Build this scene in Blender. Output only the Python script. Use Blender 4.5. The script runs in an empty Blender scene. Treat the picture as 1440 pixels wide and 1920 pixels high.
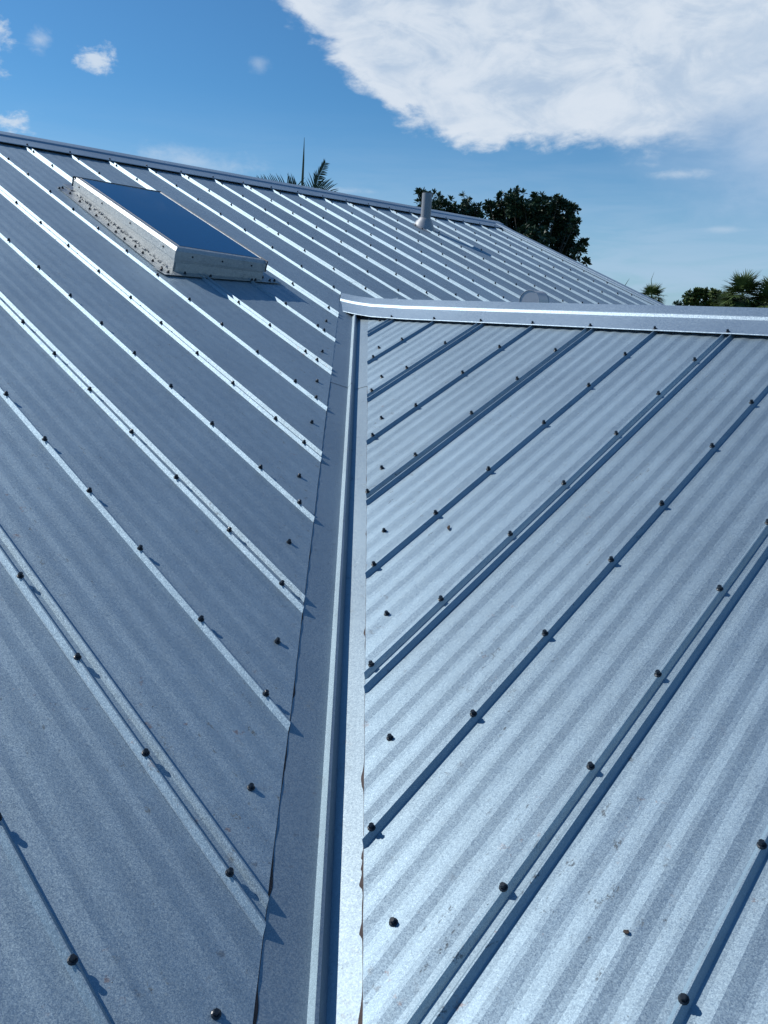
import bpy, bmesh, math, random
from mathutils import Vector, Matrix, Quaternion, noise

rnd = random.Random(11)
sc = bpy.context.scene
COL = sc.collection
R = math.radians

# ------------------------------------------------------------------ camera
CAM = Vector((-0.7759, -0.8201, 1.0813))
YAW, PIT, ROL = 0.7499, -0.249, 0.0373
F = Vector((math.cos(PIT)*math.cos(YAW), math.cos(PIT)*math.sin(YAW), math.sin(PIT)))
Rt0 = Vector((math.sin(YAW), -math.cos(YAW), 0.0)); Up0 = Rt0.cross(F)
Rt = math.cos(ROL)*Rt0 + math.sin(ROL)*Up0
Up = -math.sin(ROL)*Rt0 + math.cos(ROL)*Up0
cam = bpy.data.cameras.new("camera"); co = bpy.data.objects.new("camera", cam); COL.objects.link(co)
M = Matrix((Rt, Up, -F)).transposed().to_4x4(); M.translation = CAM
co.matrix_world = M
cam.sensor_fit = 'VERTICAL'; cam.sensor_height = 36.0; cam.lens = 1479.14/1920*36.0
cam.clip_start = 0.05; cam.clip_end = 6000
sc.camera = co

# ------------------------------------------------------------------ sun, sky, exposure
SUN_EL, SUN_AZ = R(41.0), R(114.0)          # azimuth measured from +X towards +Y
SUN = Vector((math.cos(SUN_EL)*math.cos(SUN_AZ), math.cos(SUN_EL)*math.sin(SUN_AZ), math.sin(SUN_EL)))
sl = bpy.data.lights.new("sun", 'SUN'); sl.energy = 3.7; sl.angle = R(0.53); sl.color = (1.0, 0.975, 0.93)
so = bpy.data.objects.new("sun", sl); COL.objects.link(so)
so.rotation_euler = SUN.to_track_quat('Z', 'Y').to_euler(); so.location = (-6, 10, 14)

world = bpy.data.worlds.new("World"); sc.world = world; world.use_nodes = True
nt = world.node_tree; nt.nodes.clear()
def N(t, tree=None, **kw):
    n = (tree or nt).nodes.new(t)
    for k, v in kw.items(): setattr(n, k, v)
    return n
def link(a, b, tree=None):
    assert a.id_data == (tree or nt) and b.id_data == (tree or nt)
    (tree or nt).links.new(a, b)
def math_node(op, a, b=None, c=None, tree=None, clamp=False):
    n = N('ShaderNodeMath', tree); n.operation = op; n.use_clamp = clamp
    for i, v in enumerate((a, b, c)):
        if v is None: continue
        if isinstance(v, (int, float)): n.inputs[i].default_value = v
        else: link(v, n.inputs[i], tree)
    return n.outputs[0]
def smooth(v, lo, hi, tree=None, t0=0.0, t1=1.0):
    n = N('ShaderNodeMapRange', tree); n.interpolation_type = 'SMOOTHSTEP'
    link(v, n.inputs['Value'], tree)
    n.inputs['From Min'].default_value = lo; n.inputs['From Max'].default_value = hi
    n.inputs['To Min'].default_value = t0; n.inputs['To Max'].default_value = t1
    return n.outputs[0]
def mixc(f, a, b, tree=None, mode='MIX'):
    n = N('ShaderNodeMix', tree); n.data_type = 'RGBA'; n.blend_type = mode
    if isinstance(f, (int, float)): n.inputs['Factor'].default_value = f
    else: link(f, n.inputs['Factor'], tree)
    for s, v in ((6, a), (7, b)):
        if isinstance(v, tuple): n.inputs[s].default_value = (*v, 1.0) if len(v) == 3 else v
        else: link(v, n.inputs[s], tree)
    return n.outputs[2]

sky = N('ShaderNodeTexSky'); sky.sky_type = 'NISHITA'; sky.sun_disc = False
sky.sun_elevation = SUN_EL; sky.sun_rotation = R(90) - SUN_AZ
sky.altitude = 0; sky.air_density = 1.0; sky.dust_density = 0.25; sky.ozone_density = 3.5
tc = N('ShaderNodeTexCoord'); D = tc.outputs['Generated']
sep = N('ShaderNodeSeparateXYZ'); link(D, sep.inputs[0])
az = math_node('ARCTAN2', sep.outputs[1], sep.outputs[0])
el = math_node('ARCSINE', sep.outputs[2])
azd = math_node('MULTIPLY', az, 180/math.pi); eld = math_node('MULTIPLY', el, 180/math.pi)
def wnoise(scale, detail=6, rough=.55, sx=1, sy=1, sz=1, dist=0.0):
    mp = N('ShaderNodeMapping'); mp.inputs['Scale'].default_value = (sx, sy, sz); link(D, mp.inputs[0])
    n = N('ShaderNodeTexNoise'); n.inputs['Scale'].default_value = scale; n.inputs['Detail'].default_value = detail
    n.inputs['Roughness'].default_value = rough; n.inputs['Distortion'].default_value = dist
    link(mp.outputs[0], n.inputs['Vector']); return n.outputs['Fac']
# the big anvil cloud: everything above an edge that drops towards the right, broken up by noise
fc = N('ShaderNodeFloatCurve')
EDGE = [(-180, 45), (-110, 45), (-55, 22), (-15, 10), (12, 8.6), (19.4, 9.3), (24, 10.4), (30.5, 10.1), (36, 10.5), (39.5, 11.0),
        (43.2, 12.0), (44.7, 13.5), (48.2, 15.6), (51, 17.5), (52.4, 18.6), (57, 22), (66, 30), (100, 45), (180, 45)]
cu = fc.mapping.curves[0]
while len(cu.points) > 2: cu.points.remove(cu.points[1])
pts = [((a+180)/360, e/60) for a, e in EDGE]
cu.points[0].location = pts[0]; cu.points[1].location = pts[-1]
for p in pts[1:-1]: cu.points.new(*p)
for p in cu.points: p.handle_type = 'AUTO_CLAMPED'
fc.mapping.update()
link(math_node('DIVIDE', math_node('ADD', azd, 180.0), 360.0), fc.inputs['Value'])
edge = math_node('MULTIPLY', fc.outputs[0], 60.0)
nbig = wnoise(9, 8, .6, 1, 1, 2.2, .3); nfine = wnoise(34, 8, .62, 1, 1, 1.7, .2); nsoft = wnoise(4.5, 5, .5, 1, 1, 2.6)
above = math_node('SUBTRACT', eld, edge)
wob = math_node('ADD', math_node('MULTIPLY', math_node('SUBTRACT', nbig, .5), 4.6), math_node('MULTIPLY', math_node('SUBTRACT', nfine, .5), 2.0))
anv = math_node('ADD', above, wob)
soften = smooth(azd, 20, 32, None, .16, 1.0)
m1 = smooth(math_node('MULTIPLY', anv, soften), -0.15, 1.15)
inner = wnoise(6.0, 9, .60, 1.0, 2.6, 4.2, .8); inner2 = wnoise(19, 7, .6, 1.4, .8, 2.4, .3)
fade_up = smooth(math_node('ADD', eld, math_node('MULTIPLY', math_node('SUBTRACT', nsoft, .5), 16.0)), 19, 26, None, 1.0, 0.0)
fade_r = smooth(azd, 14, 27, None, 0.75, 1.0)
m1 = math_node('MULTIPLY', math_node('MULTIPLY', m1, fade_up), 0.93)
m1 = math_node('MULTIPLY', m1, smooth(math_node('ADD', math_node('MULTIPLY', inner, .7), math_node('MULTIPLY', inner2, .3)), .30, .56, None, .78, 1.0))
# thin veil below the anvil, near the horizon and to the right
veil = math_node('MULTIPLY', smooth(eld, 14, -1, None, 0.0, 1.0), smooth(wnoise(6, 7, .6, 1, 1, 7.0, .4), .34, .70, None, 0.50, .90))
rightv = math_node('MULTIPLY', math_node('MULTIPLY', smooth(azd, 34, 17, None, 0, .9), smooth(azd, -70, -25)), math_node('MULTIPLY', smooth(eld, 1, 15, None, .55, .95), smooth(eld, 27, 17)))
veil = math_node('MAXIMUM', veil, math_node('MULTIPLY', rightv, smooth(nbig, .3, .65, None, .6, 1.0)))
# small fair-weather puffs: centre azimuth/elevation, size in degrees
PUFFS = [(68.6, 14.2, 1.5, 1.9, .85), (65.3, 14.8, .85, .75, .55), (62.3, 14.1, 1.3, .8, .85), (67.6, 10.2, 1.3, .75, .85), (52.2, 14.9, .9, .6, .30),
         (56.8, 9.0, 5.2, 1.0, .42), (46.2, 7.8, 2.4, .32, .40), (21.4, 5.8, 1.9, .3, .30), (24.5, 9.1, 2.6, .4, .55), (80, 12, 3, 1.5, .9), (92, 17, 4, 2, .9), (116, 11, 5, 2, .9), (150, 14, 6, 2, .9), (-40, 12, 5, 2, .9),
         (-90, 15, 6, 2.5, .9), (-140, 11, 5, 2, .9), (5, 7, 3, .8, .6)]
puff = None
for (a, e, wx, wy, k) in PUFFS:
    dx = math_node('DIVIDE', math_node('SUBTRACT', azd, a), wx); dy = math_node('DIVIDE', math_node('SUBTRACT', eld, e), wy)
    r = math_node('SQRT', math_node('ADD', math_node('MULTIPLY', dx, dx), math_node('MULTIPLY', dy, dy)))
    soft = 1.0 if k < .6 else 0.75
    v = math_node('ADD', r, math_node('MULTIPLY', math_node('SUBTRACT', nfine, .5), 3.4 if k > .6 else 2.0))
    v = math_node('ADD', v, math_node('MULTIPLY', math_node('SUBTRACT', nbig, .5), 1.0))
    m = math_node('MULTIPLY', smooth(v, 1.0, 1.0-soft*1.3), k)
    puff = m if puff is None else math_node('MAXIMUM', puff, m)
skyc = mixc(1.0, sky.outputs[0], (0.50, 0.93, 1.18), mode='MULTIPLY')
shade = smooth(math_node('ADD', math_node('MULTIPLY', inner2, .45), math_node('MULTIPLY', inner, .75)), .42, .78)
edgeglow = smooth(anv, 3.5, .6)
cloud_col = mixc(shade, (6.4, 7.6, 9.1), (8.3, 9.1, 10.1))
cloud_col = mixc(math_node('MULTIPLY', edgeglow, .55), cloud_col, (8.6, 9.3, 10.2))
veil_col = (5.0, 6.7, 9.0)
c = mixc(veil, skyc, veil_col)
c = mixc(puff, c, (7.6, 8.6, 9.8))
c = mixc(m1, c, cloud_col)
bg = N('ShaderNodeBackground'); bg.inputs['Strength'].default_value = 0.088; link(c, bg.inputs['Color'])
wo = N('ShaderNodeOutputWorld'); link(bg.outputs[0], wo.inputs[0])

vs = sc.view_settings
vs.view_transform = 'Standard'; vs.look = 'None'; vs.gamma = 1.0; vs.use_curve_mapping = False; vs.exposure = 0.0

# ------------------------------------------------------------------ roof numbers (metres)
T = 0.4116; LL = math.hypot(1, T)           # roof pitch 5 in 12
S = 0.3048                                  # rib spacing
RIDGE_A, APEX_A = 5.058, 5.253              # cap edge and apex of the main ridge (y)
RIDGE_B, APEX_B = 2.509, 2.709              # cap edge and apex of the wing ridge (x)
XA0, YB0 = 2.3935, 2.2311                   # first double rib on each slope
DA, DB = 0.153, 0.090                       # panel edges beside the valley
EAVE = -2.5; GROUND = -3.65; GABLE = 7.52; GABLE_W = -4.6; WING_END = -6.1
NA = Vector((0, -T, 1))/LL; NB = Vector((-T, 0, 1))/LL
def PA(x, y, h=0.0): return Vector((x, y, T*y)) + NA*h
def PB(x, y, h=0.0): return Vector((x, y, T*x)) + NB*h

# ------------------------------------------------------------------ materials
def new_mat(name):
    m = bpy.data.materials.new(name); m.use_nodes = True
    t = m.node_tree; b = t.nodes['Principled BSDF']; return m, t, b
def simple(name, col, rough=.5, metal=0.0, var=.12, scale=20, spec=.5):
    m, t, b = new_mat(name)
    g = N('ShaderNodeNewGeometry', t); n = N('ShaderNodeTexNoise', t)
    n.inputs['Scale'].default_value = scale; n.inputs['Detail'].default_value = 5; link(g.outputs['Position'], n.inputs['Vector'], t)
    lo = tuple(c*(1-var) for c in col); hi = tuple(min(1, c*(1+var)) for c in col)
    link(mixc(n.outputs['Fac'], lo, hi, t), b.inputs['Base Color'], t)
    b.inputs['Roughness'].default_value = rough; b.inputs['Metallic'].default_value = metal
    b.inputs['Specular IOR Level'].default_value = spec
    return m
def galvalume(name, along, base=(.365, .465, .53), rough=.63, tilt=.17, dirt=1.0, metal=1.0, grain=680.0, vary=.12):
    """zinc-aluminium coated steel: small crystals with their own tilt and gloss, rolling streaks, scuffs, a little rust"""
    m, t, b = new_mat(name)
    g = N('ShaderNodeNewGeometry', t); P = g.outputs['Position']
    def vor(sc_):
        v = N('ShaderNodeTexVoronoi', t); v.inputs['Scale'].default_value = sc_; link(P, v.inputs['Vector'], t); return v.outputs['Color']
    def noi(sc_, scl=(1, 1, 1), det=4, rg=.55):
        mp = N('ShaderNodeMapping', t); mp.inputs['Scale'].default_value = scl; link(P, mp.inputs[0], t)
        n = N('ShaderNodeTexNoise', t); n.inputs['Scale'].default_value = sc_; n.inputs['Detail'].default_value = det
        n.inputs['Roughness'].default_value = rg; link(mp.outputs[0], n.inputs['Vector'], t); return n.outputs['Fac']
    c1, c2 = vor(grain), vor(grain*.7)
    s1 = N('ShaderNodeSeparateColor', t); link(c1, s1.inputs[0], t)
    s2 = N('ShaderNodeSeparateColor', t); link(c2, s2.inputs[0], t)
    long_ = (1.5, 40, 40) if along == 'X' else (40, 1.5, 40)
    if along == 'D': long_ = (1, 1, 1)
    streak = noi(1.0, long_, 4, .6)
    patch = noi(2.2, (1, 1, 1), 6, .6)
    val = math_node('ADD', math_node('MULTIPLY', math_node('SUBTRACT', s1.outputs[0], .5, tree=t), vary, tree=t), math_node('MULTIPLY', math_node('SUBTRACT', s2.outputs[0], .5, tree=t), vary*1.0, tree=t), tree=t)
    val = math_node('ADD', val, math_node('MULTIPLY', math_node('SUBTRACT', streak, .5, tree=t), .22, tree=t), tree=t)
    val = math_node('ADD', val, math_node('MULTIPLY', math_node('SUBTRACT', patch, .5, tree=t), .20, tree=t), tree=t)
    oi = N('ShaderNodeObjectInfo', t)
    val = math_node('ADD', val, math_node('MULTIPLY', math_node('SUBTRACT', oi.outputs['Random'], .5, tree=t), .10, tree=t), tree=t)
    val = math_node('ADD', val, 1.0, tree=t)
    cm = N('ShaderNodeCombineXYZ', t)
    for i in range(3): link(math_node('MULTIPLY', val, base[i], tree=t), cm.inputs[i], t)
    col = cm.outputs[0]
    # scuffs: short dark strokes gathered in patches
    sc_long = (5, 60, 60) if along == 'X' else (60, 5, 60)
    if along == 'D': sc_long = (14, 14, 14)
    sw = noi(1.0, sc_long, 3, .5); spot = noi(3.1, (1, 1, 1), 3, .5); fine = noi(160, (1, 1, 1), 3, .7)
    scuff = math_node('MULTIPLY', smooth(sw, .62, .72, t), smooth(spot, .50, .62, t), tree=t)
    scuff = math_node('MULTIPLY', scuff, smooth(fine, .45, .6, t), tree=t)
    col = mixc(math_node('MULTIPLY', scuff, .75*dirt, tree=t), col, (.16, .17, .18), t)
    sx = N('ShaderNodeSeparateXYZ', t); link(P, sx.inputs[0], t)
    dv = math_node('ABSOLUTE', math_node('SUBTRACT', sx.outputs[0], sx.outputs[1], tree=t), tree=t)
    near = smooth(dv, .55, .12, t)
    grime = math_node('MULTIPLY', smooth(noi(34, (1, 1, 1), 5, .72), .58, .68, t), smooth(math_node('ADD', noi(5.5, (1, 1, 1), 3, .6), math_node('MULTIPLY', near, .12, tree=t), tree=t), .60, .74, t), tree=t)
    col = mixc(math_node('MULTIPLY', grime, .5*dirt, tree=t), col, (.17, .165, .165), t)
    speck = math_node('MULTIPLY', smooth(noi(120, (1, 1, 1), 2, .5), .735, .77, t), smooth(noi(5.3, (1, 1, 1), 3, .5), .52, .66, t), tree=t)
    col = mixc(math_node('MULTIPLY', speck, .75*dirt, tree=t), col, (.06, .055, .05), t)
    rust = math_node('MULTIPLY', smooth(noi(24, (1, 1, 1), 5, .7), .63, .71, t), smooth(math_node('ADD', noi(2.6, (1, 1, 1), 2, .5), math_node('MULTIPLY', near, .06, tree=t), tree=t), .575, .66, t), tree=t)
    col = mixc(math_node('MULTIPLY', rust, .55*dirt, tree=t), col, (.33, .20, .16), t)
    link(col, b.inputs['Base Color'], t)
    b.inputs['Metallic'].default_value = metal
    ro = math_node('ADD', math_node('MULTIPLY', math_node('SUBTRACT', s1.outputs[1], .5, tree=t), .12, tree=t), rough, tree=t)
    ro = math_node('ADD', ro, math_node('MULTIPLY', math_node('SUBTRACT', patch, .5, tree=t), .10, tree=t), tree=t)
    ro = math_node('ADD', ro, math_node('MULTIPLY', scuff, .2, tree=t), tree=t)
    link(ro, b.inputs['Roughness'], t)
    # crystal tilt
    def tilt_vec(colr, amt):
        v = N('ShaderNodeVectorMath', t); v.operation = 'SUBTRACT'; link(colr, v.inputs[0], t); v.inputs[1].default_value = (.5, .5, .5)
        s = N('ShaderNodeVectorMath', t); s.operation = 'SCALE'; link(v.outputs[0], s.inputs[0], t); s.inputs['Scale'].default_value = amt
        return s.outputs[0]
    a = N('ShaderNodeVectorMath', t); a.operation = 'ADD'; link(tilt_vec(c1, tilt), a.inputs[0], t); link(tilt_vec(c2, tilt*.7), a.inputs[1], t)
    a2 = N('ShaderNodeVectorMath', t); a2.operation = 'ADD'; link(a.outputs[0], a2.inputs[0], t); link(g.outputs['Normal'], a2.inputs[1], t)
    nn = N('ShaderNodeVectorMath', t); nn.operation = 'NORMALIZE'; link(a2.outputs[0], nn.inputs[0], t)
    link(nn.outputs[0], b.inputs['Normal'], t)
    return m
MAT = {}
MAT['panel_y'] = galvalume('ribbed_steel_main', 'Y')
MAT['panel_x'] = galvalume('ribbed_steel_wing', 'X')
MAT['valley'] = galvalume('valley_steel', 'D', base=(.375, .46, .51), rough=.57, tilt=.09, dirt=.55, grain=500, vary=.07)
MAT['cap'] = galvalume('ridge_cap_steel', 'D', base=(.44, .535, .60), rough=.58, tilt=.14, dirt=.35, grain=420, vary=.10)
MAT['silver'] = galvalume('bright_aluminium', 'D', base=(.46, .48, .48), rough=.58, tilt=.10, dirt=.5, grain=160, vary=.08)
MAT['screw'] = simple('screw_paint', (.013, .020, .030), .34, 0.0, .3, 300, .4)
MAT['foam'] = simple('closure_foam', (.03, .03, .032), .9)
MAT['sealant'] = simple('dark_sealant', (.055, .036, .033), .75, 0, .5, 90)
MAT['clear_sealant'] = simple('pale_sealant', (.34, .345, .345), .40, 0.2, .55, 160)
MAT['gasket'] = simple('black_gasket', (.012, .013, .015), .5)
MAT['pipe'] = simple('grey_pipe_paint', (.27, .285, .30), .55, 0, .12, 14)
MAT['boot'] = simple('boot_metal', (.36, .375, .39), .55, .3, .14, 30)
MAT['hood'] = simple('hood_metal', (.47, .49, .52), .52, .6, .10, 18)
MAT['stucco'] = simple('stucco', (.55, .53, .48), .9, 0, .06, 60)
MAT['deck'] = galvalume('far_slope_steel', 'D', tilt=.1)
MAT['bark'] = simple('bark', (.07, .06, .05), .9, 0, .35, 12)
MAT['palm_bark'] = simple('palm_bark', (.20, .18, .155), .9, 0, .3, 9)
def leafmat(name, c1, c2, rough=.45):
    m, t, b = new_mat(name)
    g = N('ShaderNodeNewGeometry', t)
    n = N('ShaderNodeTexNoise', t); n.inputs['Scale'].default_value = 1.8; n.inputs['Detail'].default_value = 3; link(g.outputs['Position'], n.inputs['Vector'], t)
    k = math_node('ADD', math_node('MULTIPLY', g.outputs['Random Per Island'], .6, tree=t), math_node('MULTIPLY', n.outputs['Fac'], .4, tree=t), tree=t)
    link(mixc(k, c1, c2, t), b.inputs['Base Color'], t)
    b.inputs['Roughness'].default_value = rough; b.inputs['Specular IOR Level'].default_value = .35
    return m
MAT['leaf_dark'] = leafmat('dark_leaves', (.018, .046, .030), (.050, .095, .046))
MAT['leaf_mid'] = leafmat('bush_leaves', (.045, .080, .022), (.11, .15, .042))
MAT['palm_leaf'] = leafmat('palm_leaflets', (.045, .085, .030), (.12, .165, .055), .4)
MAT['palm_dark'] = leafmat('dark_palm_leaflets', (.015, .034, .022), (.04, .07, .03), .4)
def ground_mat():
    m, t, b = new_mat('lawn')
    g = N('ShaderNodeNewGeometry', t)
    n = N('ShaderNodeTexNoise', t); n.inputs['Scale'].default_value = .06; n.inputs['Detail'].default_value = 9; n.inputs['Roughness'].default_value = .7
    link(g.outputs['Position'], n.inputs['Vector'], t)
    link(mixc(smooth(n.outputs['Fac'], .35, .65, t), (.045, .065, .025), (.12, .115, .06), t), b.inputs['Base Color'], t)
    b.inputs['Roughness'].default_value = .95; return m
MAT['ground'] = ground_mat()
def glass_mat():
    m, t, b = new_mat('tinted_skylight_glass')
    g = N('ShaderNodeNewGeometry', t); n = N('ShaderNodeTexNoise', t); n.inputs['Scale'].default_value = 3.0; n.inputs['Detail'].default_value = 4
    link(g.outputs['Position'], n.inputs['Vector'], t)
    link(mixc(n.outputs['Fac'], (.004, .046, .135), (.005, .052, .15), t), b.inputs['Base Color'], t)
    b.inputs['Roughness'].default_value = .02; b.inputs['IOR'].default_value = 1.5; b.inputs['Specular IOR Level'].default_value = .30
    b.inputs['Specular Tint'].default_value = (.18, .74, 1, 1)
    return m
MAT['glass'] = glass_mat()

# ------------------------------------------------------------------ object helpers
PIV = {}
def empty(name, loc, label=None, cat=None, group=None, kind=None):
    o = bpy.data.objects.new(name, None); COL.objects.link(o); o.location = loc; o.empty_display_size = .2
    PIV[o] = Vector(loc); tag(o, label, cat, group, kind); return o
def tag(o, label=None, cat=None, group=None, kind=None):
    for k, v in (('label', label), ('category', cat), ('group', group), ('kind', kind)):
        if v: o[k] = v
def mesh_obj(name, verts, faces, mat, parent=None, pivot=None, sharp=None, smooth_=True):
    verts = [Vector(v) for v in verts]
    if pivot is None:
        pivot = sum(verts, Vector())/len(verts)
    pivot = Vector(pivot)
    me = bpy.data.meshes.new(name)
    me.from_pydata([tuple(v-pivot) for v in verts], [], faces)
    me.materials.append(mat)
    if smooth_:
        me.polygons.foreach_set('use_smooth', [True]*len(me.polygons))
        if sharp is not None:
            a = me.attributes.new('sharp_edge', 'BOOLEAN', 'EDGE')
            for e in me.edges:
                if sharp(e.vertices[0], e.vertices[1]): a.data[e.index].value = True
    me.validate(); me.update()
    o = bpy.data.objects.new(name, me); COL.objects.link(o)
    if parent is not None:
        o.parent = parent; o.location = pivot - PIV[parent]
    else: o.location = pivot
    PIV[o] = pivot
    return o
class MB:
    def __init__(self): self.v = []; self.f = []
    def add(self, vs_, fs):
        n = len(self.v); self.v += [Vector(v) for v in vs_]; self.f += [tuple(i+n for i in f) for f in fs]
    def hexa(self, b, t_):      # four bottom, four top corners
        self.add(list(b)+list(t_), [(3, 2, 1, 0), (4, 5, 6, 7), (0, 1, 5, 4), (1, 2, 6, 5), (2, 3, 7, 6), (3, 0, 4, 7)])
    def box(self, a, b):
        x0, y0, z0 = a; x1, y1, z1 = b
        self.hexa([(x0, y0, z0), (x1, y0, z0), (x1, y1, z0), (x0, y1, z0)], [(x0, y0, z1), (x1, y0, z1), (x1, y1, z1), (x0, y1, z1)])
    def tube(self, pts, rad, n=8, cap=True):
        pts = [Vector(p) for p in pts]; rings = []; vs_ = []
        for i, p in enumerate(pts):
            d = (pts[min(i+1, len(pts)-1)] - pts[max(i-1, 0)]).normalized()
            u = d.orthogonal().normalized() if i == 0 else (u - d*u.dot(d)).normalized()
            w = d.cross(u); r = rad[i] if isinstance(rad, (list, tuple)) else rad
            vs_ += [p + (u*math.cos(2*math.pi*k/n) + w*math.sin(2*math.pi*k/n))*r for k in range(n)]
        fs = []
        for i in range(len(pts)-1):
            for k in range(n):
                a = i*n+k; b = i*n+(k+1) % n; fs.append((a, b, b+n, a+n))
        if cap: fs.append(tuple(range(n-1, -1, -1))); fs.append(tuple(range((len(pts)-1)*n, len(pts)*n)))
        self.add(vs_, fs)
    def build(self, name, mat, parent=None, pivot=None, smooth_=False, **k):
        return mesh_obj(name, self.v, self.f, mat, parent, pivot, smooth_=smooth_, **k)

# ------------------------------------------------------------------ ground
g = MB(); g.add([(-3000, -3000, GROUND), (3000, -3000, GROUND), (3000, 3000, GROUND), (-3000, 3000, GROUND)], [(0, 1, 2, 3)])
go = g.build('ground', MAT['ground'], pivot=(0, 0, GROUND)); tag(go, 'flat green and sandy ground around the house', None, None, 'structure')

# ------------------------------------------------------------------ the house
house = empty('house', (2.0, 1.0, GROUND), 'house under a silver ribbed metal roof whose two slopes meet in a valley', 'house')
RIBH = .0138; VB = .0096; VP = .0163
def profile(zr, HS=.0021):
    """one sheet, two rib spacings wide: (offset, height) across it, starting with the lap over its neighbour"""
    pts = [(-VP-VB-.003, .0003)]
    for c_ in (-VP, VP):
        pts += [(c_-VB, .0009), (c_-.0014, RIBH), (c_+.0014, RIBH), (c_+VB, .0009 if c_ < 0 else .0004)]
    def pan(a, b):          # shallow trapezoidal stiffeners: flat, up, flat, down
        n = 4; ws = [w*(1 + zr.uniform(-.16, .16)) for w in [.8] + [1.3, .65, 1.3, .75]*n]; tot = sum(ws); x = a; out = []
        for i in range(len(ws)-1):
            x += (b-a)*ws[i]/tot; top_ = (i % 4) in (1, 2)
            out.append((x, (HS + zr.uniform(-.25, .14)*HS) if top_ else zr.uniform(0, .00025)))
        return out
    pts += pan(VP+VB, S-VB)
    pts += [(S-VB, 0), (S-.0014, RIBH), (S+.0014, RIBH), (S+VB, 0)]
    pts += pan(S+VB, 2*S-VP-VB-.004)
    pts += [(2*S-VP-VB-.004, 0.0), (2*S-VP-VB*.6, -.0004)]
    return pts
def lerp(a, b, t): return a+(b-a)*t
def canning(u, v, s): return .0011*noise.noise(Vector((u*2.3+s, v*1.1, s*.7))) + .0006*noise.noise(Vector((u*6+s, v*2.3, s)))
def sheet(side, k0, lo, hi, seed, uclip=None):
    """a sheet from rib k0 (double) to k0 + 2; lo(u), hi(u) give its two ends along the slope"""
    zr = random.Random(seed); pr = profile(zr, .0012 if side == 'A' else .0024); cols = []
    u_of = (lambda o: (XA0 if side == 'A' else YB0) + (k0*S + o))
    for o_, h in pr:
        u = u_of(o_)
        if uclip and u > uclip: break
        cols.append((u, h))
    # extra columns so that the cut along the valley can wander
    verts = []; NV = 22; nc = 0; keep = []
    for u, h in cols:
        a, b = lo(u), hi(u)
        if b - a < .02: continue
        keep.append(u)
        for j in range(-1, NV+1):
            v = lerp(a, b, max(j, 0)/NV)
            hh = h + canning(u, v, seed*3.1)*min(1.0, (v-a)/.35) - (.0012 if j < 0 else 0)
            verts.append(PA(u, v, hh) if side == 'A' else PB(v, u, hh))
        nc += 1
    if nc < 2: return None
    W = NV+2; faces = []
    for i in range(nc-1):
        for j in range(W-1):
            a = i*W+j; q = (a, a+W, a+W+1, a+1)
            faces.append(q if side == 'A' else q[::-1])
    def sharp(a, b): return (a//W == b//W) or (a % W == 0 and b % W == 0) or (a % W == 1 and b % W == 1)
    pv = sum(verts, Vector())/len(verts)
    return mesh_obj('metal_panel', verts, faces, MAT['panel_y' if side == 'A' else 'panel_x'], house, pv, sharp)
def wander(u, s): return .0030*noise.noise(Vector((u*2.9, s, 0))) + .0010*noise.noise(Vector((u*13, s, 3)))
def lo_A(x):
    v = x + DA + wander(x, 1.7) if x < APEX_B+.02 else 2*APEX_B - x + DA
    return max(EAVE, v)
def hi_A(x): return RIDGE_A + .10
def lo_B(y):
    return max(EAVE, y + DB + .6*wander(y, 8.2))
def hi_B(y): return RIDGE_B + .10
panels_A, panels_B = {}, {}
for k in range(-16, 24, 2):
    # the sheet whose double rib is rib index k spans k .. k-2 in the +x direction
    o = sheet('A', -k, lo_A, hi_A, 100+k, uclip=GABLE-.01)
    if o: panels_A[k] = o
def sheet_B(k):
    return sheet('B', -k, lo_B, hi_B, 300+k)
for k in range(-2, 28, 2):
    o = sheet_B(k)
    if o: panels_B[k] = o

# far slopes, walls, trim of the same house
def slab(name, pts, th, mat, parent):
    m = MB(); n = (Vector(pts[1])-Vector(pts[0])).cross(Vector(pts[2])-Vector(pts[0])).normalized()
    if n.z < 0: pts = pts[::-1]; n = -n
    m.hexa([Vector(p)-n*th for p in pts], pts); return m.build(name, mat, parent)
zA = T*APEX_A + .015; zB = T*APEX_B + .012
yb = 2*APEX_A - EAVE
slab('back_roof_slope', [(GABLE_W, APEX_A, zA), (GABLE, APEX_A, zA), (GABLE, yb, zA - T*(yb-APEX_A)), (GABLE_W, yb, zA - T*(yb-APEX_A))], .03, MAT['deck'], house)
xw = 6.9
slab('back_roof_slope', [(APEX_B, WING_END, zB), (xw, WING_END, zB-T*(xw-APEX_B)), (xw, 2*APEX_B-xw, zB-T*(xw-APEX_B)), (APEX_B, APEX_B, zB)], .03, MAT['deck'], house)
zw = T*EAVE - .12
def wall(a, b): m = MB(); m.box(a, b); return m.build('wall', MAT['stucco'], house)
wall((GABLE_W+.3, -2.1, GROUND), (-2.1, -1.9, zw)); wall((-2.1, WING_END+.3, GROUND), (-1.9, -1.9, zw))
wall((-1.9, WING_END+.3, GROUND), (6.5, WING_END+.5, zw)); wall((6.3, WING_END+.5, GROUND), (6.5, -1.9, zw))
wall((6.5, -2.1, GROUND), (GABLE-.3, -1.9, zw)); wall((GABLE_W+.3, yb-.6, GROUND), (GABLE-.3, yb-.4, zw))
for gx in (GABLE_W+.3, GABLE-.5):
    m = MB(); v = [(-1.9, GROUND), (yb-.6, GROUND), (yb-.6, zw), (APEX_A, zA-.25), (-1.9, zw)]
    m.add([(gx, y, z) for y, z in v]+[(gx+.2, y, z) for y, z in v], [(4, 3, 2, 1, 0), (5, 6, 7, 8, 9)]+[(i, (i+1) % 5, (i+1) % 5+5, i+5) for i in range(5)])
    m.build('gable_wall', MAT['stucco'], house)
m = MB(); v = [(-1.9, zw), (6.3, zw), (APEX_B, zB-.2)]; gy = WING_END+.3
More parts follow.
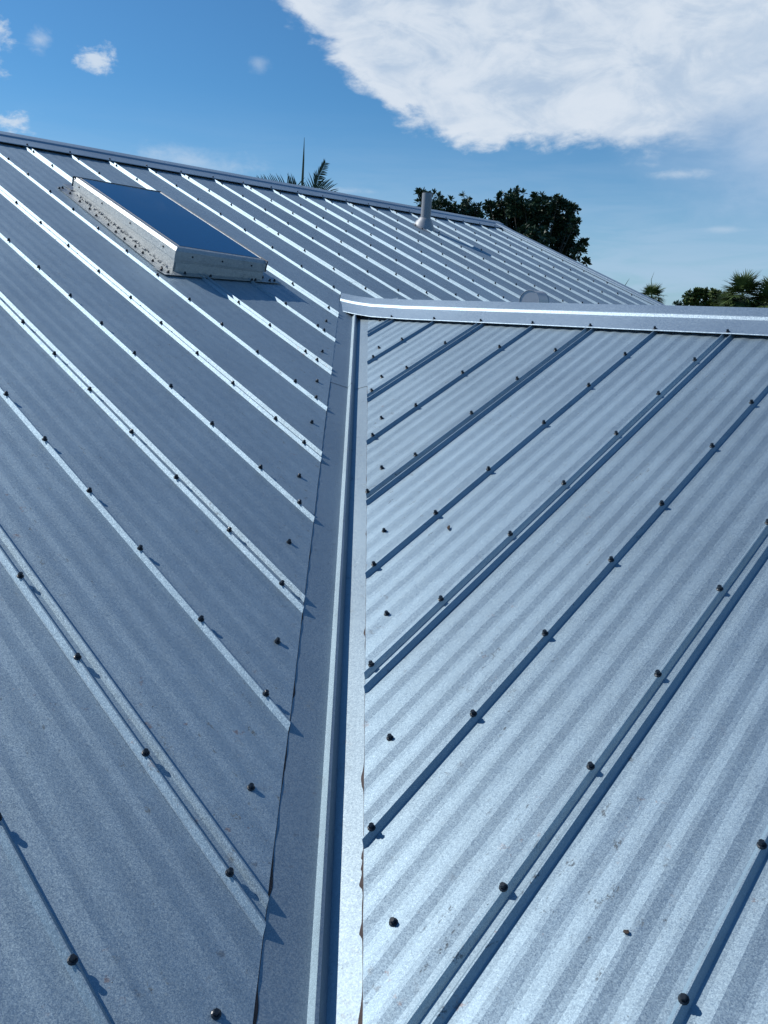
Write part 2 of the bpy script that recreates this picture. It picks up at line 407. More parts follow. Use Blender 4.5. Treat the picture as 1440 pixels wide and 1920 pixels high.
m.add([(x, gy, z) for x, z in v]+[(x, gy+.2, z) for x, z in v], [(0, 1, 2), (5, 4, 3), (0, 3, 4, 1), (1, 4, 5, 2), (2, 5, 3, 0)]); m.build('gable_wall', MAT['stucco'], house)
m = MB(); m.box((GABLE_W, EAVE-.03, T*EAVE-.16), (EAVE, EAVE-.005, T*EAVE-.01)); m.build('fascia', MAT['cap'], house)
m = MB(); m.box((EAVE-.03, WING_END, T*EAVE-.16), (EAVE-.005, EAVE, T*EAVE-.01)); m.build('fascia', MAT['cap'], house)

# ------------------------------------------------------------------ valley flashing
def valley_piece(s0, s1, lift):
    """W-shaped valley metal between s0 and s1 (x = y = s on the centre line)"""
    prof = [(-.30, None), (-.078, None), (-.032, None), (-.0255, 0), (-.0125, 1), (-.0060, 1), (.0055, 0), (.011, None), (.045, None), (.24, None)]
    off = []
    for q, k in prof:       # q: distance across, in plan; negative = main slope side
        off.append((q, {None: -.0020, 0: -.0020, 1: .0235}[k]))
    n = max(2, int((s1-s0)/.06)); verts = []
    for q, h in off:
        for j in range(n+1):
            s = lerp(s0, s1, j/n); w = (.0013*noise.noise(Vector((s*3.1, q*7, 5))) + .0005*noise.noise(Vector((s*11, q*17, 2))))*(1 if -.08 < q < .05 else .25)
            x = s + q/math.sqrt(2); y = s - q/math.sqrt(2)
            z = T*max(x, y) + (h+lift+w)*LL*.97
            verts.append(Vector((x, y, z)))
    W = n+1; faces = [(i*W+j, (i+1)*W+j, (i+1)*W+j+1, i*W+j+1) for i in range(len(off)-1) for j in range(n)]
    return mesh_obj('valley_flashing', verts, faces, MAT['valley'], house, None, lambda a, b: a//W == b//W)
valley_piece(EAVE, 1.80, 0.0)
valley_piece(1.775, 2.66, .0016)

SEAL = {'A': [(.007, .022, .011), (-.149, .018, .012), (.532, .012, .005), (.739, .02, .004), (.341, .015, .007), (.186, .04, .005)],
        'B': [(.209, .016, .012), (.537, .010, .008), (.081, .006, .008), (.066, .006, .008), (.047, .009, .009), (-.018, .007, .008), (-.118, .016, .011), (.869, .008, .004), (.01, .05, .003)]}
# squeezed-out dark sealant along both cut panel edges
def sealant(side, s0, s1, seed, wmax):
    zr = random.Random(seed); verts = []; n = int((s1-s0)/.005); quads = []
    for j in range(n+1):
        s = lerp(s0, s1, j/n)
        a = noise.noise(Vector((s*3.3, seed, 0))); b = noise.noise(Vector((s*21, seed, 4)))
        w = max(0.0012, min(wmax, .003*(a+.15) + .0045*max(0, b-.1) + (.012*max(0, noise.noise(Vector((s*7.3, seed, 9)))-.42))))
        w += sum(ww*math.exp(-((s-c_)/sg)**2) for c_, sg, ww in SEAL[side]) * (.75+.5*noise.noise(Vector((s*60, seed, 2))))
        if side == 'A':
            y = s + DA + wander(s, 1.7)
            e = [PA(s, y+.006, -.0005), PA(s, y-w, -.0010), PA(s, y-w-.001, -.0018)]
        else:
            x = s + DB + .6*wander(s, 8.2)
            e = [PB(x+.006, s, -.0005), PB(x-w, s, -.0010), PB(x-w-.001, s, -.0018)]
        verts += e
    for j in range(n):
        for c_ in range(2):
            q = (j*3+c_, (j+1)*3+c_, (j+1)*3+c_+1, j*3+c_+1); quads.append(q)
    return mesh_obj('sealant_bead', verts, quads, MAT['sealant'], house)
sealant('A', -1.2, 2.45, 3.3, .007); sealant('B', -1.2, 2.3, 6.1, .006)

# ------------------------------------------------------------------ ridge caps
CAPP = [(-.0165, .0138), (-.0175, .0162), (-.0165, .0180), (.050, .0205), (.100, .0235), (.111, .0315), (.116, .0326), (.160, .0330), (.200, .0330)]
def cap_profile(edge, apex):
    half = [(edge+d, h) for d, h in CAPP]; half[-1] = (apex, half[-1][1]); out = []
    for q, h in half: out.append((q, T*q + h*LL))
    out[-1] = (apex, T*apex + .0325*LL)
    return out + [(2*apex-q, z) for q, z in reversed(out[:-1])]
def cap_piece(name, axis, edge, apex, a, b, lift, endfit=False):
    pr = cap_profile(edge, apex); verts = []
    n = max(2, int(abs(b-a)/.25)); ts = [j/n for j in range(n+1)]
    if endfit: ts = [j/n for j in range(n)] + [1-.6/n, 1-.4/n, 1-.25/n, 1-.15/n, 1-.08/n, 1-.03/n, 1.0]; ts = sorted(set(ts))
    for q, z in pr:
        for t_ in ts:
            if axis == 'X': verts.append(Vector((lerp(a, b, t_), q, z+lift)))
            else:
                far = abs(q-apex); bb = b
                if endfit: bb = apex - far + DA - .004
                y = lerp(a, bb, t_); zz = z+lift
                if endfit: zz += .033*max(0.0, 1-(bb-y)/.40)**2
                w = .0012*noise.noise(Vector((y*2.2, q*3, 2)))
                verts.append(Vector((q, y, zz+w)))
    W = len(ts); faces = []
    for i in range(len(pr)-1):
        for j in range(W-1):
            f = (i*W+j, i*W+j+1, (i+1)*W+j+1, (i+1)*W+j); faces.append(f if axis == 'Y' else f[::-1])
    def sharp(p, q): return p//W == q//W and (p//W) not in (3, len(pr)-4)
    return mesh_obj(name, verts, faces, MAT['cap'], house, None, sharp)
caps_A = [cap_piece('ridge_cap', 'X', RIDGE_A, APEX_A, GABLE_W, -1.55, 0), cap_piece('ridge_cap', 'X', RIDGE_A, APEX_A, -1.60, 1.45, .0012),
          cap_piece('ridge_cap', 'X', RIDGE_A, APEX_A, 1.40, 4.45, .0024), cap_piece('ridge_cap', 'X', RIDGE_A, APEX_A, 4.40, 7.60, .0036)]
# turned-down end of the last cap over the gable
pr = cap_profile(RIDGE_A, APEX_A); m = MB()
m.add([(7.60, q, z+.0036) for q, z in pr]+[(7.62, q, z-.05) for q, z in pr], [(i, i+1, i+1+len(pr), i+len(pr)) for i in range(len(pr)-1)])
m.build('cap_end', MAT['cap'], house)
caps_B = [cap_piece('ridge_cap', 'Y', RIDGE_B, APEX_B, WING_END, -2.9, 0), cap_piece('ridge_cap', 'Y', RIDGE_B, APEX_B, -2.95, 2.7, .0012, True)]
def closure(axis, edge, a, b):
    m = MB()
    if axis == 'X': m.hexa([PA(a, edge+.016, -.002), PA(b, edge+.016, -.002), PA(b, edge+.034, -.002), PA(a, edge+.034, -.002)], [PA(a, edge+.016, .0178), PA(b, edge+.016, .0178), PA(b, edge+.034, .0178), PA(a, edge+.034, .0178)])
    else: m.hexa([PB(edge+.010, a, -.002), PB(edge+.034, a, -.002), PB(edge+.034, b, -.002), PB(edge+.010, b, -.002)], [PB(edge+.010, a, .0178), PB(edge+.034, a, .0178), PB(edge+.034, b, .0178), PB(edge+.010, b, .0178)])
    return m.build('foam_closure', MAT['foam'], house)
closure('X', RIDGE_A, GABLE_W+.05, GABLE-.02); closure('Y', RIDGE_B, WING_END+.05, 2.53)

# gable rake trim with a raised inner bead
def rake(x0, sgn):
    pr = [(-.125, .004), (-.124, .019), (-.100, .021), (-.092, .031), (-.050, .033), (-.004, .033), (.004, .028), (.005, -.13)]
    verts = []; ys = [lerp(EAVE-.02, RIDGE_A+.12, j/12) for j in range(13)]
    for d, h in pr:
        for y in ys: verts.append(PA(x0+d*sgn, y, h))
    W = len(ys); faces = []
    for i in range(len(pr)-1):
        for j in range(W-1):
            f = (i*W+j, (i+1)*W+j, (i+1)*W+j+1, i*W+j+1); faces.append(f if sgn > 0 else f[::-1])
    return mesh_obj('rake_trim', verts, faces, MAT['cap'], house, None, lambda a, b: a//W == b//W)
rake(GABLE, 1); rake(GABLE_W, -1)

# ------------------------------------------------------------------ screws
def screw_mesh():
    m = MB()
    def ring(r, z, n=12, ph=0): return [Vector((r*math.cos(2*math.pi*k/n+ph), r*math.sin(2*math.pi*k/n+ph), z)) for k in range(n)]
    rs = [ring(.0080, -.0006), ring(.0085, .0012), ring(.0080, .0024), ring(.0060, .0036)]
    vs_ = sum(rs, []); fs = []
    for i in range(3):
        for k in range(12): fs.append((i*12+k, i*12+(k+1) % 12, (i+1)*12+(k+1) % 12, (i+1)*12+k))
    fs.append(tuple(range(36, 48))); m.add(vs_, fs)
    h0, h1, h2 = ring(.0054, .0034, 6), ring(.0054, .0102, 6), ring(.0043, .0114, 6)
    fs = [(k, (k+1) % 6, (k+1) % 6+6, k+6) for k in range(6)] + [(k+6, (k+1) % 6+6, (k+1) % 6+12, k+12) for k in range(6)] + [tuple(range(12, 18))]
    m.add(h0+h1+h2, fs)
    me = bpy.data.meshes.new('screw'); me.from_pydata([tuple(v) for v in m.v], [], m.f); me.materials.append(MAT['screw']); me.update(); return me
SCREW = screw_mesh()
screws = []         # (position, normal, parent)
ROWS_A = [.131, .434, .737, 1.04, 1.345, 1.655, 1.975, 2.30, 2.616, 2.90, 3.187, 3.472, 3.765, 4.06, 4.355, 4.652, 4.955, 5.26, 5.56, 5.86, 6.16, 6.46, 6.76, 7.06, 7.36, 7.66, 7.96]
ROWS_B = [.267, .563, .878, 1.224, 1.52, 1.852, 2.148, 2.440, 2.75, 3.05, 3.36, 3.66, 3.97, 4.27, 4.58, 4.88, 5.18]
def panel_of(d, k): return d.get(k if k % 2 == 0 else k+1)
SKY_C = Vector((1.93, 3.56))
def in_skylight(x, y): return abs(x-SKY_C.x) < .43 and abs(y-SKY_C.y) < .68
for k in range(-16, 22):
    x = XA0 - k*S; pk = panel_of(panels_A, k)
    if pk is None: continue
    lo = lo_A(x); u = x - (VP if k % 2 == 0 else 0)
    for r in ROWS_A:
        y = RIDGE_A - r/LL + rnd.uniform(-.008, .008)
        if y < lo + .10 or in_skylight(x, y): continue
        if (Vector((x, y)) - Vector((5.49, 4.60))).length < .12: continue
        screws.append((PA(u-.001+rnd.uniform(-.002, .002), y, RIBH), NA, pk))
    if x < 2.75 and lo > EAVE+.01:
        y = lo + .060 + rnd.uniform(0, .03)
        screws.append((PA(u-.001, y, RIBH), NA, pk))
    if x > 0-9:
        screws.append((PA(x, RIDGE_A+.006, .0186), NA, min(caps_A, key=lambda c_: abs(PIV[c_].x-x))))
    if x-.55*S < 2.4 and lo_A(x-.55*S) > EAVE+.01:
        xx = x - .57*S + rnd.uniform(-.02, .02); screws.append((PA(xx, lo_A(xx) + .083 + rnd.uniform(-.012, .012), .0008), NA, panel_of(panels_A, k+1 if k % 2 else k+2) or pk))
for k in range(-1, 26):
    y = YB0 - k*S; pk = panel_of(panels_B, k)
    if pk is None: continue
    lo = lo_B(y); u = y + (VP if k % 2 == 0 else 0)
    for r in ROWS_B:
        x = RIDGE_B - r/LL + rnd.uniform(-.006, .006)
        if x < lo + .10: continue
        screws.append((PB(x, u+rnd.uniform(-.002, .002), RIBH), NB, pk))
    if lo > EAVE+.01 and k >= 1: screws.append((PB(lo + .024 + rnd.uniform(0, .03), u, RIBH), NB, pk))
    if y < 2.4: screws.append((PB(RIDGE_B+.002, y, .0186), NB, min(caps_B, key=lambda c_: abs(PIV[c_].y-y)+(0 if y > -2.9 else 0))))
    yy = y - max(.5, .71-.025*k)*S + rnd.uniform(-.012, .012)
    if lo_B(yy) > EAVE+.01 and lo_B(yy) < RIDGE_B-.1:
        screws.append((PB(lo_B(yy)+.083+rnd.uniform(-.01, .01), yy, .0008), NB, panel_of(panels_B, k+1 if k % 2 else k+2) or pk))
def screen(p):
    d = p - CAM; z = d.dot(F)
    if z < .1: return None
    return (720 + 1479*d.dot(Rt)/z, 960 - 1479*d.dot(Up)/z, z)
def rank(s):
    q = screen(s[0])
    if q is None or not (-60 < q[0] < 1500 and -60 < q[1] < 1990): return 100 + (s[0]-CAM).length
    return q[2]
screws.sort(key=rank)
def scr_rot(n, r_):
    q = n.to_track_quat('Z', 'Y')
    t_ = Quaternion((1, 0, 0), r_.gauss(0, .06)) @ Quaternion((0, 1, 0), r_.gauss(0, .06)) @ Quaternion((0, 0, 1), r_.uniform(0, 6.28))
    return q @ t_
def place_screw(p, n, parent, name='screw'):
    o = bpy.data.objects.new(name, SCREW); COL.objects.link(o); o.parent = parent; o.location = p - PIV[parent]
    o.rotation_mode = 'QUATERNION'; o.rotation_quaternion = scr_rot(n, rnd); PIV[o] = Vector(p); return o
for p, n, par in screws[:296]: place_screw(p, n, par)
rest = MB()
for p, n, par in screws[296:]:
    q = scr_rot(n, rnd)
    rest.add([q @ v.co + p for v in SCREW.vertices], [tuple(f.vertices) for f in SCREW.polygons])
ro = rest.build('screws', MAT['screw'], house); tag(ro, None, None, None, 'stuff')

# ------------------------------------------------------------------ skylight
sk = empty('skylight', PA(SKY_C.x, SKY_C.y), 'raised rectangular skylight with dark blue glass in a silver frame on the left slope', 'skylight')
CT = {'fl': Vector((1.612, 2.955)), 'fr': Vector((2.188, 2.925)), 'bl': Vector((1.668, 4.165)), 'br': Vector((2.255, 4.14))}
HT = {'fl': .145, 'fr': .128, 'bl': .098, 'br': .092}
def onroof(c_, h):  # point whose plan position is given at the top of the curb; move along the roof normal
    return c_
def top(k, inset=0.0, dh=0.0):
    c_ = CT[k]; ctr = sum(CT.values(), Vector((0, 0)))/4
    ax = (CT['fr']-CT['fl']).normalized(); ay = (CT['bl']-CT['fl']).normalized()
    sx = 1 if k[1] == 'l' else -1; sy = 1 if k[0] == 'f' else -1
    q = c_ + ax*sx*inset + ay*sy*inset
    z = T*q.y + HT[k]*LL*0.93 + HT[k]*.0
    return Vector((q.x, q.y, z)) + NA*dh
KS = ['fl', 'fr', 'br', 'bl']
def foot(k, inset=0.0, h=0.0):
    p = top(k, inset); hh = (p.z - T*p.y)/LL
    return p - NA*(hh - h)
# curb
m = MB(); m.hexa([foot(k, .005, -.002) for k in KS], [top(k, .005, -.055) for k in KS]); curb = m.build('curb', MAT['silver'], sk)
# frame: outer skirt, top flange, inner lip
INN = {'fl': (.040, .040), 'fr': (.009, .040), 'br': (.009, .008), 'bl': (.040, .008)}     # the far rims are narrow
def top2(k, ix, iy, dh):
    ax = (CT['fr']-CT['fl']).normalized(); ay = (CT['bl']-CT['fl']).normalized()
    p = top(k, 0, dh); sx = 1 if k[1] == 'l' else -1; sy = 1 if k[0] == 'f' else -1
    dx, dy = ax*sx*ix, ay*sy*iy
    dv = dx+dy; return p + Vector((dv.x, dv.y, dv.y*(T-.035)))
m = MB(); o0 = [top(k, 0, -.060) for k in KS]; o1 = [top(k, 0, -.016) for k in KS]
o2 = [top2(k, min(.015, INN[k][0]*.6), min(.015, INN[k][1]*.6), 0) for k in KS]; o3 = [top2(k, INN[k][0], INN[k][1], .001) for k in KS]; o4 = [top2(k, INN[k][0]+.002, INN[k][1]+.002, -.006) for k in KS]; o5 = [top(k, .004, -.060) for k in KS]
vs_ = o5+o0+o1+o2+o3+o4; fs = []
for r in range(5):
    for k in range(4): fs.append((r*4+k, r*4+(k+1) % 4, (r+1)*4+(k+1) % 4, (r+1)*4+k))
m.add(vs_, fs); frame = m.build('frame', MAT['silver'], sk)
# glass, thick
m = MB(); m.hexa([top2(k, INN[k][0]-.001, INN[k][1]-.001, -.012) for k in KS], [top2(k, INN[k][0]-.001, INN[k][1]-.001, -.001) for k in KS]); m.build('glass', MAT['glass'], sk)
# black gasket line round the far and right edge of the frame
m = MB()
m.tube([top('bl', -.001, -.001), top('br', -.001, -.001)], .0045, 6); m.tube([top('br', -.001, -.001), top('fr', -.001, -.001)], .0035, 6)
m.tube([top('bl', -.001, 0), top('bl', -.001, -.055)], .004, 6); m.tube([top('fr', -.001, 0), top('fr', -.001, -.06)], .0035, 6)
m.build('gasket', MAT['gasket'], sk)
m = MB()
for a, b in (('fl', 'fr'), ('fl', 'bl')): m.tube([top2(a, INN[a][0], INN[a][1], .0005), top2(b, INN[b][0], INN[b][1], .0005)], .0016, 6)
m.build('glazing_seal', MAT['gasket'], sk)
# base flashing: an apron in front that wraps a little round both corners, and a flange along the left, right and back
def plate(name, pts, th=.0016):
    m = MB(); m.hexa([Vector(p)-NA*th for p in pts], pts); return m.build(name, MAT['silver'], sk)
fl, fr, br, bl = (foot(k, .010, .004) for k in KS)
def off(p, dx, dy, dh=0.0): return p + Vector((dx, dy, T*dy)) + NA*dh
apron = plate('flashing', [off(fl, -.085, -.062, .007), off(fr, .125, -.045, .007), off(fr, .120, .035, .007), off(fl, -.10, .03, .007)])
lf = plate('flashing', [off(fl, -.075, .035, .003), off(fl, 0, .03, .004), off(bl, 0, .05, .004), off(bl, -.085, .05, .003)])
plate('flashing', [off(fr, 0, .035, .004), off(fr, .09, .03, .003), off(br, .09, .05, .003), off(br, 0, .05, .004)])
plate('flashing', [off(bl, -.02, 0, .009), off(br, .02, 0, .009), off(br, .02, .11, .009), off(bl, -.02, .11, .009)])
# upstand pressed against the front and left of the curb
m = MB()
m.hexa([off(fl, .004, -.012, .004), off(fr, 0, -.012, .004), off(fr, 0, -.002, .004), off(fl, .004, -.002, .004)], [off(fl, .004, -.008, .052), off(fr, 0, -.008, .046), off(fr, 0, -.001, .046), off(fl, .004, -.001, .052)])
m.build('upstand', MAT['silver'], sk)
# lumpy pale sealant bead and wrinkled tape along the left foot
m = MB(); zr = random.Random(4)
for i in range(70):
    p = fl.lerp(bl, i/69*.93+.0) ; r_ = zr.uniform(.0025, .0062)
    c0 = off(p, -.009+zr.uniform(-.012, .004), zr.uniform(-.01, .01), .005)
    m.tube([c0-NA*.004, c0+NA*r_*.25+Vector((zr.uniform(-.004, .004), zr.uniform(-.008, .008), 0)), c0+NA*r_*.9], [r_*1.3, r_, r_*.3], 6)
tag(m.build('sealant_bead', MAT['clear_sealant'], sk), kind='stuff')
for t_ in [0, .09, .19, .27, .36, .45, .55, .66, .76, .86, .97]:
    p = fl.lerp(bl, t_*.96+.01); place_screw(off(p, -.058+rnd.uniform(-.008, .008), rnd.uniform(-.012, .012), .003), NA, sk)
for (a, dx, dy) in [('l', -.06, .012), ('l', -.05, -.035), ('l', .05, -.038), ('m', 0, 0), ('n', 0, 0), ('r', -.06, -.030), ('r', .05, -.022), ('r', .085, -.02), ('r', .03, .02), ('l', -.075, -.01)]:
    base_ = fl if a == 'l' else fr if a == 'r' else fl.lerp(fr, .36 if a == 'm' else .84)
    if a in 'mn': dy = -.04
    place_screw(off(base_, dx, dy, .008), NA, sk)
place_screw(off(bl, -.06, .03, .004), NA, sk); place_screw(off(bl, -.09, .01, .004), NA, sk)
# small frame fasteners
m0 = bpy.data.meshes.new('frame_screw')
bm = bmesh.new(); bmesh.ops.create_uvsphere(bm, u_segments=8, v_segments=5, radius=.0062); bm.to_mesh(m0); bm.free(); m0.materials.append(MAT['screw'])
def fscrew(p):
    o = bpy.data.objects.new('frame_screw', m0); COL.objects.link(o); o.parent = frame; o.location = p - PIV[frame]; o.scale = (.9, .9, .9)
for t_ in (.10, .40, .68, .93): fscrew(top('fl', 0, -.036).lerp(top('bl', 0, -.036), t_))
for t_ in (.18, .5, .83): fscrew(top('fl', 0, -.036).lerp(top('fr', 0, -.036), t_))

# ------------------------------------------------------------------ vent pipe
pb = PA(5.49, 4.605)
vp = empty('vent_pipe', pb, 'upright grey plumbing vent pipe in a conical boot near the main ridge', 'vent pipe')
m = MB(); n = 20; r0, r1 = .050, .043; H = .325
lean = Vector((.012, .0, 0))
rings = []
for (r, z) in [(r0, -.02), (r0, H), (r1, H), (r1, H-.12)]:
    rings.append([pb + lean*(z/H) + Vector((r*math.cos(2*math.pi*k/n), r*math.sin(2*math.pi*k/n), z)) for k in range(n)])
vs_ = sum(rings, []); fs = [(i*n+k, i*n+(k+1) % n, (i+1)*n+(k+1) % n, (i+1)*n+k) for i in range(3) for k in range(n)]; fs.append(tuple(range(3*n, 4*n)))
m.add(vs_, fs); mesh_obj('pipe', m.v, m.f, MAT['pipe'], vp, None, lambda a, b: a//n == b//n)
m = MB(); rings = []
for (r, h) in [(.105, .000), (.102, .012), (.088, .035), (.066, .075), (.056, .092), (.0505, .096)]:
    ring = []
    for k in range(n):
        c_ = pb + Vector((r*math.cos(2*math.pi*k/n), r*math.sin(2*math.pi*k/n), 0))
        if h < .05: c_.z = T*c_.y + .006 + h*(1 if h < .02 else 1.0)
        else: c_.z = pb.z + h + (T*(c_.y-pb.y)*.45)
        ring.append(c_)
    rings.append(ring)
vs_ = sum(rings, []); fs = [(i*n+k, i*n+(k+1) % n, (i+1)*n+(k+1) % n, (i+1)*n+k) for i in range(len(rings)-1) for k in range(n)]
mesh_obj('boot', vs_, fs, MAT['boot'], vp)
m = MB(); nn_ = 24
ring0 = [PA(pb.x + (.14 + .012*noise.noise(Vector((k, 0, 0))))*math.cos(2*math.pi*k/nn_), pb.y-.02 + (.145+.012*noise.noise(Vector((k, 3, 0))))*math.sin(2*math.pi*k/nn_), .0030) for k in range(nn_)]
ring1 = [PA(pb.x + .09*math.cos(2*math.pi*k/nn_), pb.y + .09*math.sin(2*math.pi*k/nn_), .009) for k in range(nn_)]
m.add(ring0+ring1, [(k, (k+1) % nn_, (k+1) % nn_+nn_, k+nn_) for k in range(nn_)]); m.build('base_flange', MAT['boot'], vp, smooth_=True)
for a in (20, 100, 160, 200, 262, 320): place_screw(PA(pb.x+.125*math.cos(R(a)), pb.y-.02+.128*math.sin(R(a)), .005), NA, vp)

# ------------------------------------------------------------------ round-topped vent hood behind the wing ridge
eb = PA(4.74, 2.775) - Vector((0, 0, .028))
ev = empty('vent_hood', eb, 'small round-topped grey metal vent hood showing over the wing ridge cap', 'roof vent')
ax = Vector((.985, .17, 0)).normalized(); sd = Vector((.17, -.985, 0)).normalized()
def arch(r, t_, n=16, z0=-.10, zc=.085):
    pts = [(-r, z0)] + [(-r*math.cos(math.pi*k/n), zc + r*math.sin(math.pi*k/n)) for k in range(n+1)] + [(r, z0)]
    return [eb + sd*q + ax*t_ + Vector((0, 0, z)) for q, z in pts]
a0 = arch(.082, -.10); a1 = arch(.082, .10); nA_ = len(a0)
mesh_obj('hood', a0+a1, [(i, i+1, i+1+nA_, i+nA_) for i in range(nA_-1)], MAT['hood'], ev, None, lambda a, b: a//nA_ == b//nA_)
f0 = arch(.080, -.098); f1 = arch(.080, -.090)
m = MB(); m.add(f0+f1, [tuple(range(nA_)), tuple(range(2*nA_-1, nA_-1, -1))]+[(i, i+nA_, i+1+nA_, i+1) for i in range(nA_-1)]); m.build('front_face', MAT['hood'], ev)
m = MB(); m.add([q + ax*.19 for q in f0]+[q + ax*.19 for q in f1], [tuple(range(nA_)), tuple(range(2*nA_-1, nA_-1, -1))]); m.build('back_face', MAT['hood'], ev)
for t_ in (-.1, .1):
    m = MB(); m.tube(arch(.083, t_), .0025, 6); m.build('seam', MAT['hood'], ev)
m = MB(); m.hexa([eb+Vector((-.2, -.2, -.2*T+.001)), eb+Vector((.2, -.2, -.2*T+.001)), eb+Vector((.2, .2, .2*T+.001)), eb+Vector((-.2, .2, .2*T+.001))],
                 [eb+Vector((-.2, -.2, -.2*T+.006)), eb+Vector((.2, -.2, -.2*T+.006)), eb+Vector((.2, .2, .2*T+.006)), eb+Vector((-.2, .2, .2*T+.006))]); m.build('flange', MAT['hood'], ev)

# ------------------------------------------------------------------ trees
def leaf(m, p, d, up, ln, wd, fold=.25):
    """obovate leaf folded along its midrib: two quads"""
    d = d.normalized(); s = d.cross(up)
    if s.length < 1e-3: s = d.orthogonal()
    s.normalize(); n = s.cross(d)
    a = p; b = p + d*ln; c1 = p + d*ln*.62 + s*wd*.5 + n*wd*fold; c2 = p + d*ln*.62 - s*wd*.5 + n*wd*fold
    mid = p + d*ln*.55
    m.add([a, c1, b, c2], [(0, 1, 2), (0, 2, 3)])
def rosette(m, p, axis, r, ln, wd, zr, n):
    for i in range(n):
        th = i*2.4+zr.uniform(-.4, .4); tilt = zr.uniform(.25, 1.55)
        u = axis.orthogonal().normalized(); w = axis.cross(u)
        d = axis*math.cos(tilt) + (u*math.cos(th)+w*math.sin(th))*math.sin(tilt)
        d.z -= .12
        leaf(m, p + d*zr.uniform(0, .25)*ln, d, axis, ln*zr.uniform(.7, 1.15), wd*zr.uniform(.75, 1.1))
def broadleaf(name, base, lumps, mat, label, cat, seed, spacing, ln, wd, trunk_r, group=None, per=13, dens=.55):
    zr = random.Random(seed)
    root = empty(name, base, label, cat, group)
    ctr = sum((Vector(l[:3]) for l in lumps), Vector())/len(lumps)
    tb = MB(); fork = Vector(base)*.45 + Vector((ctr.x, ctr.y, ctr.z))*.55
    tb.tube([Vector(base)-Vector((0, 0, .1)), Vector(base).lerp(fork, .5)+Vector((.08, -.05, 0)), fork], [trunk_r*1.25, trunk_r, trunk_r*.75], 10)
    cr = MB()
    for (x, y, z, r) in lumps:
        c_ = Vector((x, y, z)); mid = fork.lerp(c_, .5) + Vector((zr.uniform(-.15, .15), zr.uniform(-.15, .15), -.1))
        tb.tube([fork, mid, c_], [trunk_r*.34, trunk_r*.14, trunk_r*.05], 6)
        n = max(3, int(11*(r/spacing)**2*dens))
        for i in range(n):
            d = Vector((zr.gauss(0, 1), zr.gauss(0, 1), zr.gauss(.15, 1))).normalized()
            p = c_ + d*r*zr.uniform(.35, 1.0)
            axis = (d + Vector((0, 0, .9))).normalized()
            tb.tube([c_, p], [.012, .006], 4, False)
            rosette(cr, p, axis, r, ln, wd, zr, per)
    tb.build('trunk', MAT['bark'], root, pivot=base, smooth_=True)
    cr.build('crown', mat, root, pivot=ctr)
    return root
TA = [(23.01, 16.83, 4.79, 0.18), (23.3, 17.18, 4.63, 0.16), (23.41, 16.6, 5.03, 0.2), (23.82, 16.68, 4.76, 0.33), (24.0, 16.47, 5.16, 0.29), (23.17, 15.93, 4.72, 0.32), (23.36, 15.57, 4.65, 0.28), (24.64, 16.05, 5.07, 0.21), (23.96, 15.38, 4.71, 0.32), (24.06, 15.35, 5.03, 0.14), (25.35, 15.66, 4.88, 0.33), (24.6, 15.1, 4.97, 0.2), (25.27, 15.12, 4.73, 0.25), (24.92, 14.6, 4.81, 0.16), (25.12, 14.85, 4.52, 0.20), (24.52, 14.30, 4.19, 0.17), (25.07, 14.93, 4.13, 0.41), (25.33, 15.58, 4.27, 0.52), (24.32, 15.72, 4.27, 0.57), (24.35, 16.55, 4.4, 0.52), (23.85, 16.9, 4.42, 0.41), (23.25, 15.06, 3.45, 0.68), (25.25, 15.24, 3.61, 0.52), (25.12, 14.75, 3.73, 0.18), (24.9, 14.13, 3.52, 0.18), (24.52, 14.01, 3.28, 0.18), (25.45, 15.05, 3.26, 0.22), (24.84, 14.71, 2.95, 0.18), (25.05, 15.49, 2.87, 0.62), (24.69, 16.94, 3.61, 0.73), (25.44, 14.3, 3.03, 0.1), (25.52, 14.68, 3.09, 0.1), (23.93, 15.63, 2.43, 0.8), (24.5, 16.8, 2.3, .9)]
TB = [(20.55, 17.99, 4.85, 0.17), (20.23, 17.57, 4.55, 0.19), (20.8, 17.93, 4.98, 0.14), (21.02, 17.65, 4.88, 0.19), (20.09, 16.87, 4.46, 0.22), (20.41, 16.58, 4.45, 0.22), (20.65, 16.54, 4.31, 0.19), (21.68, 16.9, 4.88, 0.12), (21.2, 16.39, 4.62, 0.13), (21.44, 16.52, 4.49, 0.15), (20.95, 16.38, 4.33, 0.17), (21.45, 16.23, 4.41, 0.19), (20.24, 17.32, 4.19, 0.41), (20.62, 16.72, 4.03, 0.47), (21.46, 16.48, 4.11, 0.42), (20.95, 17.18, 3.49, 0.57), (22.03, 17.11, 3.58, 0.59)]
broadleaf('broadleaf_tree', (24.4, 15.8, GROUND), TA, MAT['leaf_dark'], 'large dark green broadleaf tree with a ragged crown behind the gable end of the roof', 'tree', 5, .13, .19, .10, .20, None, 15, .36)
broadleaf('broadleaf_tree', (20.9, 17.0, GROUND), TB, MAT['leaf_dark'], 'dark tree with only its sparse top twigs showing over the ridge behind the vent pipe', 'tree', 6, .13, .18, .09, .14, None, 14, .36)
SB = [(63.87, 26.69, 2.87, 0.38), (64.32, 26.57, 3.14, 0.43), (64.4, 26.09, 3.23, 0.43), (64.71, 25.8, 3.41, 0.38), (64.5, 25.17, 3.16, 0.48), (63.89, 24.71, 3.39, 0.38), (64.49, 26.13, 2.65, 0.67), (65.03, 25.27, 2.68, 0.67), (64.14, 26.84, 2.46, 0.38), (64.68, 24.32, 2.94, 0.66), (64.81, 24.72, 2.4, 0.76), (64.28, 23.49, 2.53, 0.85), (64.6, 25.4, 1.6, 1.1), (64.4, 24.0, 1.5, 1.1), (64.0, 22.4, 2.0, .9), (63.6, 20.9, 1.9, 1.0), (63.2, 19.2, 1.8, 1.0), (62.9, 18.0, 1.6, 1.0)]
